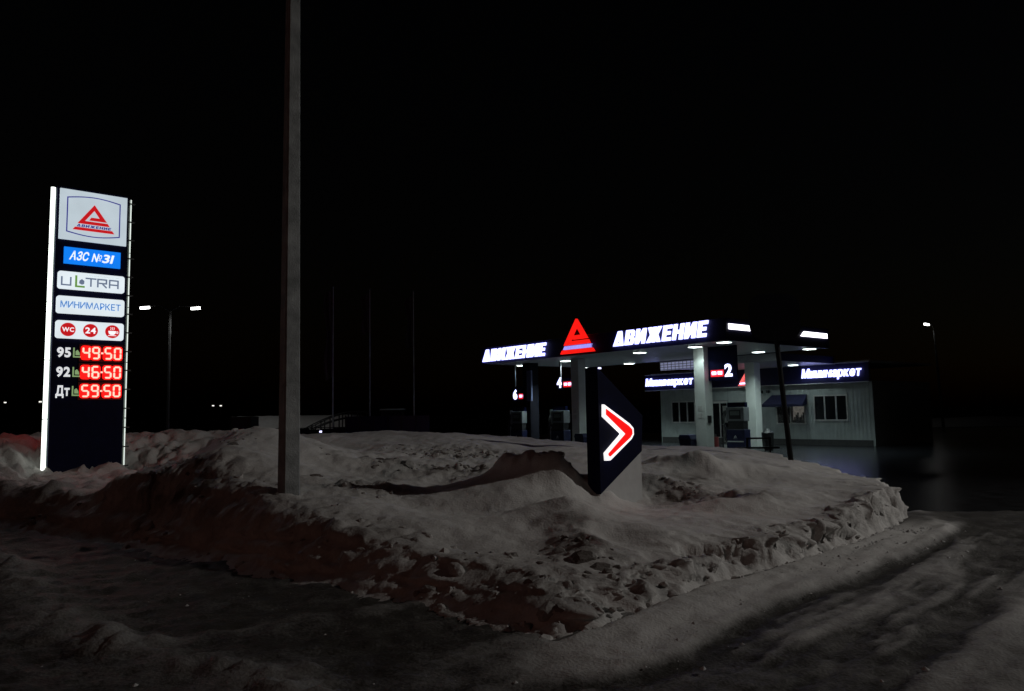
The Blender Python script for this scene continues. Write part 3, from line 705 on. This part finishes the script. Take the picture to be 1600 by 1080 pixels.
fa = box('fascia', NAVYB, shop, -15.0, -.7, WY-.35, WY-.25, 3.14, 4.12)
box('trim', FRAME, fa, -15.0, -.7, WY-.37, WY-.351, 3.12, 3.16); box('trim', FRAME, fa, -15.0, -.7, WY-.37, WY-.351, 4.10, 4.14)
box('fascia_soffit', SOFF, shop, -15.0, -.7, WY-.249, WY-.03, 3.16, 3.2)
for a, b, z in ((-4.22, -1.10, 3.44), (-14.85, -11.25, 3.42)):
    lettering('Минимаркет', a, b, z, .46, WY-.47, LETW, fa, off=.026, shear=.15, gap=.10, depth=.08)
brand_mark(-8.1, 3.2, 1.0, WY-.45, WY-.36, mat('shop_mark_glow', (.6,.1,.1), .4, emit=(1,.15,.15), estr=1.0), LETW2, fa)
def window(x0, x1, z0, z1, n, lab=None):
    w_ = MB(); t = .07
    xs_ = [x0+(x1-x0)*k/n for k in range(n+1)]
    w_.box(x0, x1, WY-.05, WY+.03, z1-t, z1).box(x0, x1, WY-.07, WY+.03, z0, z0+t)
    for k, x in enumerate(xs_):
        a = x if k == 0 else x-t/2 if k < n else x-t
        w_.box(a, a+t, WY-.045, WY+.025, z0+t, z1-t)
    o_ = w_.build('window', FRAME, shop)
    for k in range(n): box('pane', GLASS, o_, xs_[k]+.03, xs_[k+1]-.03, WY+.0, WY+.012, z0+.03, z1-.03)
    return o_
window(-3.86, -2.03, 1.21, 2.55, 3); window(-13.2, -11.4, 1.11, 2.43, 3)
wk = window(-6.05, -4.33, 1.03, 2.05, 2)
box('lit_interior', INTER, wk, -5.2, -4.4, WY+.25, WY+.27, 1.25, 2.0)
for k in range(7): box('goods', GOOD1, wk, -5.1+k*.1, -5.04+k*.1+.03*(k % 2), WY+.14, WY+.2, 1.2, 1.42+.12*((k*7) % 3))
for o_ in wk.children:
    if o_.name.startswith('pane'): o_.data.materials[0] = mat('kiosk_glass', (.02,.02,.02), .1, spec=.3)
for o_ in wk.children:
    if o_.name.startswith('pane'):
        p_ = o_.data.materials[0].node_tree.nodes['Principled BSDF']; p_.inputs['Transmission Weight'].default_value = .9; p_.inputs['Roughness'].default_value = .05
        rp_ = [q for q in o_.data.materials[0].node_tree.nodes if q.type == 'VALTORGB'][0]
        for e_ in rp_.color_ramp.elements: e_.color = (.8, .8, .8, 1)
aw = MB(); aw.v = [(-6.25,WY-.04,2.62),(-4.2,WY-.04,2.62),(-4.05,WY-.75,2.12),(-6.45,WY-.75,2.12),(-6.45,WY-.75,1.98),(-4.05,WY-.75,1.98),(-4.2,WY-.04,2.1),(-6.25,WY-.04,2.1)]
aw.f = [(0,3,2,1),(3,4,5,2),(0,7,4,3),(1,2,5,6)]
a_ = aw.build('awning', mat('awning_cloth', (.012,.014,.05), .85), shop); sd_ = a_.modifiers.new('t', 'SOLIDIFY'); sd_.thickness = .02
dr = box('door', FRAME, shop, -10.22, -9.13, WY-.03, WY+.0, .12, 2.38)
for k in range(2): box('pane', GLASS, dr, -10.12+k*.52, -9.70+k*.52, WY-.042, WY-.031, .3, 2.25)
box('handle', STEEL, dr, -9.72, -9.68, WY-.09, WY-.043, 1.0, 1.35)
MB().tube([(-7.2,WY-.09,3.1),(-7.2,WY-.09,.1)], .045).build('drainpipe', BLACK, shop)
for x in (-6.9, -6.5): MB().box(x, x+.12, WY-.2, WY-.03, 2.75, 2.9).build('wall_lamp', BLACK, shop)
MB().box(-13.6, -1, WY+.001, WY+.08, 0.05, .1)

# ================================================================== dispensers and forecourt things
def place(x, y): return (CO[0]+x*cth-y*sth, CO[1]+x*sth+y*cth, 0)
def dispenser(wx, label, rz=CA):
    t = thing('fuel_dispenser', wx, rz, label, 'fuel pump', 'fuel dispensers under the canopy')
    box('island', CONC, t, -.75, .75, -.35, .9, -.05, .14, bevel=.03)
    lb = box('lower_cabinet', NAVY, t, -.47, .47, -.24, .24, .141, .98, bevel=.02)
    box('stripe', FRAME, lb, -.42, .42, -.252, -.241, .42, .47)
    M_ = MB(); M_.prism([[(-.1+a*.2, .58+b*.2) for a, b in SPIRAL]], -.252, -.241); M_.prism([[(-.1+a*.2, .56+b*.2) for a, b in [(0,.05),(1,.05),(1,0),(0,0)]]], -.252, -.241); M_.build('mark', FRAME, lb)
    box('middle_cabinet', BLACK, t, -.40, .40, -.18, .18, .981, 1.35)
    hd = box('head', mat('pump_grey', (.14,.15,.16), .5), t, -.46, .46, -.22, .22, 1.351, 1.98, bevel=.02)
    box('display', BLACK, hd, -.30, .30, -.232, -.221, 1.45, 1.85)
    box('readout', mat('lcd', (.12,.14,.13), .3), hd, -.24, .24, -.24, -.2325, 1.62, 1.8)
    box('top_sign', NAVYM, t, -.46, .46, -.1, .1, 1.981, 2.2)
    for k in range(3):
        x = -.52-.07*k
        MB().tube([(x,-.02,1.9),(x-.03,-.16,1.6),(x-.05,-.25,.9),(x-.02,-.28,.42),(x+.02,-.2,.3),(x+.05,-.1,.55),(x+.06,-.08,1.1)], .02, 6).build('hose', BLACK, t)
        nz_ = MB().tube([(x+.06,-.1,1.1),(x+.05,-.16,1.28)], .028, 6); nz_.tube([(x+.05,-.16,1.28),(x+.02,-.24,1.2)], .014, 6); nz_.build('nozzle', (BLACK, NAVY, FRAME)[k], t)
    box('hose_mast', FRAME, t, -.74, -.49, -.06, .06, .141, 2.05)
    return t
P = px(1153, 660, Y=34.4); dispenser((P.x, P.y, 0), 'navy fuel pump with hoses between the two right columns')
P = px(876, 660, Y=38.6); dispenser((P.x, P.y, 0), 'fuel pump left of the middle column, below the number 4')
P = px(812, 660, Y=40.2); dispenser((P.x, P.y, 0), 'leftmost fuel pump, beneath the number 6')
def bin_(x, y, Yd, s, label, cat='bin'):
    P = px(x, y, Y=Yd); t = thing('litter_bin', (P.x, P.y, 0), CA, label, cat)
    M_ = MB(); a, b = .26*s, .34*s
    M_.v = [(-a,-a,0),(a,-a,0),(a,a,0),(-a,a,0),(-b,-b,.75*s),(b,-b,.75*s),(b,b,.75*s),(-b,b,.75*s)]
    M_.f = [(3,2,1,0),(4,5,6,7),(0,1,5,4),(1,2,6,5),(2,3,7,6),(3,0,4,7)]
    M_.build('bucket', NAVY, t); MB().prism([[(-b-.02, .751*s),(b+.02, .751*s),(b-.05, .95*s),(-b+.05,.95*s)]], -b-.02, b+.02).build('lid', NAVY, t)
bin_(1077, 690, 32, .9, 'navy litter bin at the foot of the nearest right column')
bin_(912, 690, 36.5, .9, 'navy litter bin right of the middle column, beside the arrow sign')
P = px(1200, 690, Y=34.5); t = thing('refuse_bin', (P.x, P.y, 0), CA, 'round dark refuse bin standing before the shop wall', 'bin')
M_ = MB()
M_.tube([(0,0,0),(0,0,.25),(0,0,.8)], .22, 14, .27).build('drum', BLACK, t); MB().tube([(0,0,.801),(0,0,.87),(0,0,.98)], .28, 14, .1).build('lid', BLACK, t)
P = px(1118, 690, Y=35.5); t = thing('fire_extinguisher', (P.x, P.y, 0), CA, 'dark red extinguisher cylinder standing beside the shop door', 'fire extinguisher')
MB().tube([(0,0,0),(0,0,.1),(0,0,.62)], .16, 12, .15).build('cylinder', mat('dark_red', (.12,.02,.02), .4), t); MB().tube([(0,0,.621),(0,0,.75)], .05, 8).build('valve', BLACK, t)
# low black rail at the edge of the forecourt
P0 = px(1168, 700, Y=24.5); t = thing('guard_rail', (P0.x, P0.y, .0), 0, 'low black metal rail behind the snow bank crest', 'rail')
for k in range(2):
    MB().box(k*.72-.03, k*.72+.03, -.03, .03, -.05, .92).build('post', BLACK, t)
box('top_rail', BLACK, t, -.03, .75, -.035, .035, .921, .98); box('lower_rail', BLACK, t, -.4, .98, -.15, -.04, .62, .68)

# ================================================================== road sign seen from behind
P = px(1236, 716, Y=19.0); zz = hgt(P.x, P.y)
t = thing('road_sign', (P.x, P.y, zz-.1), 0, 'dark back of a large road sign on a slightly leaning post', 'sign')
MB().tube([(0,0,0),(-.30,0,4.3)], .066, 12, .062).build('post', STEEL and mat('post_dark', (.007,.007,.008), .6, spec=.2), t)
pt = MB().prism([rrect(-.92, .36, 3.1, 4.3, .38)], -.13, -.10).build('panel', mat('sign_back', (.008,.008,.010), .9, spec=.05), t)
box('bracket', BLACK, t, -.6, .1, -.099, -.07, 3.3, 3.36); box('bracket', BLACK, t, -.62, .08, -.099, -.07, 3.85, 3.91)

# ================================================================== street lamps
def lamp_head(t, x, z, name='lamp_head'):
    h_ = MB(); h_.prism([[(x-.32, z), (x+.32, z+.06), (x+.3, z+.16), (x-.25, z+.14)]], -.12, .12); o_ = h_.build(name, STEEL, t)
    MB().prism([[(x-.27, z-.14), (x+.27, z-.09), (x+.27, z+.045), (x-.27, z-.005)]], -.1, .1).build('lens', LAMPG, o_); return o_
def flood(name, loc, e, size=.15):
    l = bpy.data.lights.new(name, 'SPOT'); l.energy = e; l.spot_size = R(150); l.spot_blend = .8; l.shadow_soft_size = size; l.color = (.97, 1, .98)
    q = bpy.data.objects.new(name, l); link(q); q.location = loc
P = px(262, 672, Y=47.5)
t = thing('street_lamp', (P.x, P.y, 0), 12, 'tall two armed street lamp lit behind the price pylon', 'street lamp')
MB().tube([(0,0,0),(0,0,8.7)], .10, 10, .06).build('pole', STEEL, t)
MB().tube([(-1.3,0,9.0),(-.6,0,9.05),(0,0,8.7)], .04, 8).build('arm', STEEL, t); MB().tube([(1.3,0,9.0),(.6,0,9.05),(0,0,8.7)], .04, 8).build('arm', STEEL, t)
h1 = lamp_head(t, -1.5, 8.95); h2 = lamp_head(t, 1.5, 8.95); h2.scale = (1, 1, 1)
for s in (-1, 1): flood('street_lamp_glow', (P.x+1.5*s, P.y, 8.85), 260)
P = px(1474, 662, Y=66)
t = thing('street_lamp', (P.x, P.y, 0), -150, 'distant single arm street lamp lit at the right edge', 'street lamp')
MB().tube([(0,0,0),(.5,0,8.4)], .12, 10, .07).build('pole', STEEL, t)
MB().tube([(.5,0,8.4),(.7,0,8.9),(1.3,0,9.05)], .04, 8).build('arm', STEEL, t); lamp_head(t, 1.5, 8.98).children; flood('street_lamp_glow', (P.x-1, P.y-.3, 8.9), 14)
# the near one, just outside the picture, that lights the snow
t = thing('street_lamp', (LAMP.x+1.6, LAMP.y, 0), 180, 'near street lamp over the road at the right', 'street lamp')
MB().tube([(0,0,-.05),(0,0,17.4)], .14, 10, .08).build('pole', STEEL, t); MB().tube([(0,0,17.4),(.4,0,17.75),(1.3,0,17.75)], .04, 8).build('arm', STEEL, t)
h_ = MB(); h_.box(1.25, 1.9, -.13, .13, 17.66, 17.78).build('lamp_head', STEEL, t)

# added fill lamp behind the viewer, lifts the shaded left bank
t = thing('street_lamp', (-13, -9, 0), 40, 'added unseen fill lamp behind the viewer', 'street lamp')
MB().tube([(0,0,-.05),(0,0,7.4)], .09, 10, .06).build('pole', STEEL, t); MB().tube([(0,0,7.4),(.4,0,7.7),(1.2,0,7.8)], .04, 8).build('arm', STEEL, t)
MB().box(1.15, 1.6, -.12, .12, 7.72, 7.84).build('lamp_head', STEEL, t)
l = bpy.data.lights.new('street_lamp_glow', 'SPOT'); l.energy = 300; l.spot_size = R(150); l.spot_blend = .8; l.shadow_soft_size = .2; l.color = (1, .44, .34)
q = bpy.data.objects.new('street_lamp_glow', l); link(q); q.location = (-12, -8.2, 7.6); q.rotation_euler = Vector((.3, 1, -.5)).to_track_quat('-Z', 'Y').to_euler()

# ================================================================== background left
for i, (x, fx) in enumerate(((520, 1), (578, 0), (647, 2))):
    P = px(x, 660, Y=45+i)
    t = thing('flag_pole', (P.x, P.y, 0), 20, ('leftmost dark flag pole with a long limp flag', 'middle thin flag pole behind the snow field', 'rightmost thin flag pole nearest the station')[i], 'flag pole', 'flag poles behind the snow field')
    MB().tube([(0,0,0),(0,0,9.6)], .045, 8, .03).build('pole', mat('white_pole', (.6,.6,.6), .3), t); MB().tube([(0,0,9.6),(0,0,9.7)], .06, 8).build('finial', STEEL, t)
    M_ = MB(); zt, zb = (9.5, 4.2) if i == 0 else (9.4, 7.0) if i == 1 else (9.4, 6.2)
    NZ, NX = 14, 7
    for a in range(NZ+1):
        for b in range(NX+1):
            u = b/NX; M_.v.append((-.05-u*(.42+.1*math.sin(a*.7)), .10*math.sin(u*9+a*.25), zt+(zb-zt)*a/NZ-.25*u))
    M_.f = [(a*(NX+1)+b, a*(NX+1)+b+1, (a+1)*(NX+1)+b+1, (a+1)*(NX+1)+b) for a in range(NZ) for b in range(NX)]
    M_.build('flag', mat('flag_cloth', (.10,.05,.05), .9), t)
# far snow bank
xs = np.arange(-21.6, -9, .25); ys = np.arange(56, 66, .5); X, Y = np.meshgrid(xs, ys)
Z = 2.0*sst(0, .5, X+21.6)*(1-sst(-12.5, -9.5, X))*sst(56, 57.5, Y)*(1-sst(62, 66, Y))+.12*fbm(X*.6, Y*.6, 4)-.06
sheet('far_snow_bank', xs, ys, Z, np.full(X.shape, .95), SNOW)
# arched footbridge
P = px(473, 668, Y=50); 
t = thing('footbridge', (P.x, P.y, 0), 0, 'small arched footbridge with dark rails before the far snow', 'footbridge')
def arch(u, z0, h): return (4.2*u, 0, z0+h*math.sin(math.pi*min(1, u)*.5+0))
for yy in (0, 1.0):
    for dz_ in (.9, .5):
        MB().tube([(4.2*k/14, yy, .95+dz_*.9*(.55+.45*math.sin(math.pi*k/14*.6))+.75*math.sin(math.pi*k/14*.62)-.35) for k in range(15)], .05, 6).build('rail', BLACK, t)
    for k in range(0, 15, 2):
        zt = .95+.81*(.55+.45*math.sin(math.pi*k/14*.6))+.75*math.sin(math.pi*k/14*.62)-.35
        box('post', BLACK, t, 4.2*k/14-.035, 4.2*k/14+.035, yy-.035, yy+.035, 0, zt)
M_ = MB()
for k in range(14):
    z = lambda q: .7+.7*math.sin(math.pi*q/14*.62)-.35
    b = len(M_.v); M_.v += [(.3*k,0,z(k)),(.3*(k+1),0,z(k+1)),(.3*(k+1),1,z(k+1)),(.3*k,1,z(k)),(.3*k,0,z(k)-.12),(.3*(k+1),0,z(k+1)-.12),(.3*(k+1),1,z(k+1)-.12),(.3*k,1,z(k)-.12)]
    M_.f += [tuple(b+i for i in q) for q in ((0,1,2,3),(7,6,5,4),(0,4,5,1),(3,2,6,7))]
M_.build('deck', BLACK, t)
P = px(385, 668, Y=41); Q = px(540, 668, Y=41)
t = thing('panel_fence', (P.x, P.y, 0), 0, 'low dark board fence below the arched footbridge, left of the taller fence', 'fence')
for k in range(8):
    w_ = (Q.x-P.x)/8; box('panel', mat('dark_wall', (.012,.011,.012), .9), t, k*w_+.01, (k+1)*w_-.01, 0, .2, -.05, 1.22+.04*math.sin(k*2.1))
box('coping', BLACK, t, 0, Q.x-P.x, -.02, .22, 1.261, 1.30)
# dark fence and shed in the middle distance
P = px(540, 668, Y=42); Q = px(672, 668, Y=42)
t = thing('wall_fence', (P.x, P.y, 0), 0, 'dark blue panel fence behind the snow field, below the flag poles', 'fence')
n_ = 6; w_ = (Q.x-P.x)/n_
for k in range(n_):
    box('panel', NAVY, t, k*w_+.04, (k+1)*w_-.04, 0, .05, -.05, 1.85); box('post', BLACK, t, k*w_-.035, k*w_+.035, -.01, .06, -.05, 1.92)
P = px(600, 660, Y=52)
t = thing('shed', (P.x, P.y, 0), 5, 'small dark shed with a thin line of snow on its roof', 'shed')
box('wall', BLACK, t, -.2, 1.3, 0, 2, -.05, 2.15); box('roof', BLACK, t, -.3, 1.4, -.1, 2.1, 2.151, 2.24); box('snow_cover', SNOWPLAIN, t, -.28, 1.38, -.08, 2.08, 2.241, 2.33)
P = px(376, 668, Y=40); t = thing('container', (P.x, P.y, 0), 8, 'dark boxy container half hidden left of the concrete pole', 'container')
box('body', BLACK, t, -.55, .55, 0, 2, -.05, 1.95, bevel=.03); box('door', NAVY, t, -.4, .3, -.03, -.001, .1, 1.8)
# remote lamps
for x, y, D, lab in ((8,630,120,'tiny far lamp at the left edge of the picture'),(63,629,80,'small far lamp just left of the price pylon'),(333,635,120,'left one of two tiny far lamps beside the concrete pole'),(345,635,120,'right one of two tiny far lamps beside the concrete pole')):
    P = px(x, y, Y=D); t = thing('far_lamp', (P.x, P.y, 0), 0, lab, 'lamp', 'tiny far lamps along the horizon')
    MB().tube([(0,0,-.05),(0,0,P.z)], .07, 6, .05).build('pole', BLACK, t); s = .2 if D > 100 else .16
    MB().box(-s*.6, s*.6, -s*.6, s*.6, P.z+.001, P.z+s*.9).build('lamp_head', mat('far_lamp_glow', (.8,.8,.8), .5, emit=(1,.97,.9), estr=1.2), t)
P = px(501, 676, Y=30); t = thing('marker_light', (P.x, P.y, 0), 0, 'small white marker light on a short post behind the snow field', 'light')
MB().tube([(0,0,-.05),(0,0,P.z)], .03, 6).build('post', BLACK, t); MB().box(-.04, .04, -.04, .04, P.z+.001, P.z+.07).build('lamp_head', LETW2, t)
# far low ridge of snow at the right
xs = np.arange(28, 60, .5); ys = np.arange(70, 80, 1.); X, Y = np.meshgrid(xs, ys)
Z = .9*sst(70, 73, Y)*(1-sst(76, 79, Y))*sst(28, 42, X)*(.8+.3*fbm(X*.3, Y*.3, 3))-.09
sheet('far_snow_ridge', xs, ys, Z, np.full(X.shape, .7), SNOW)
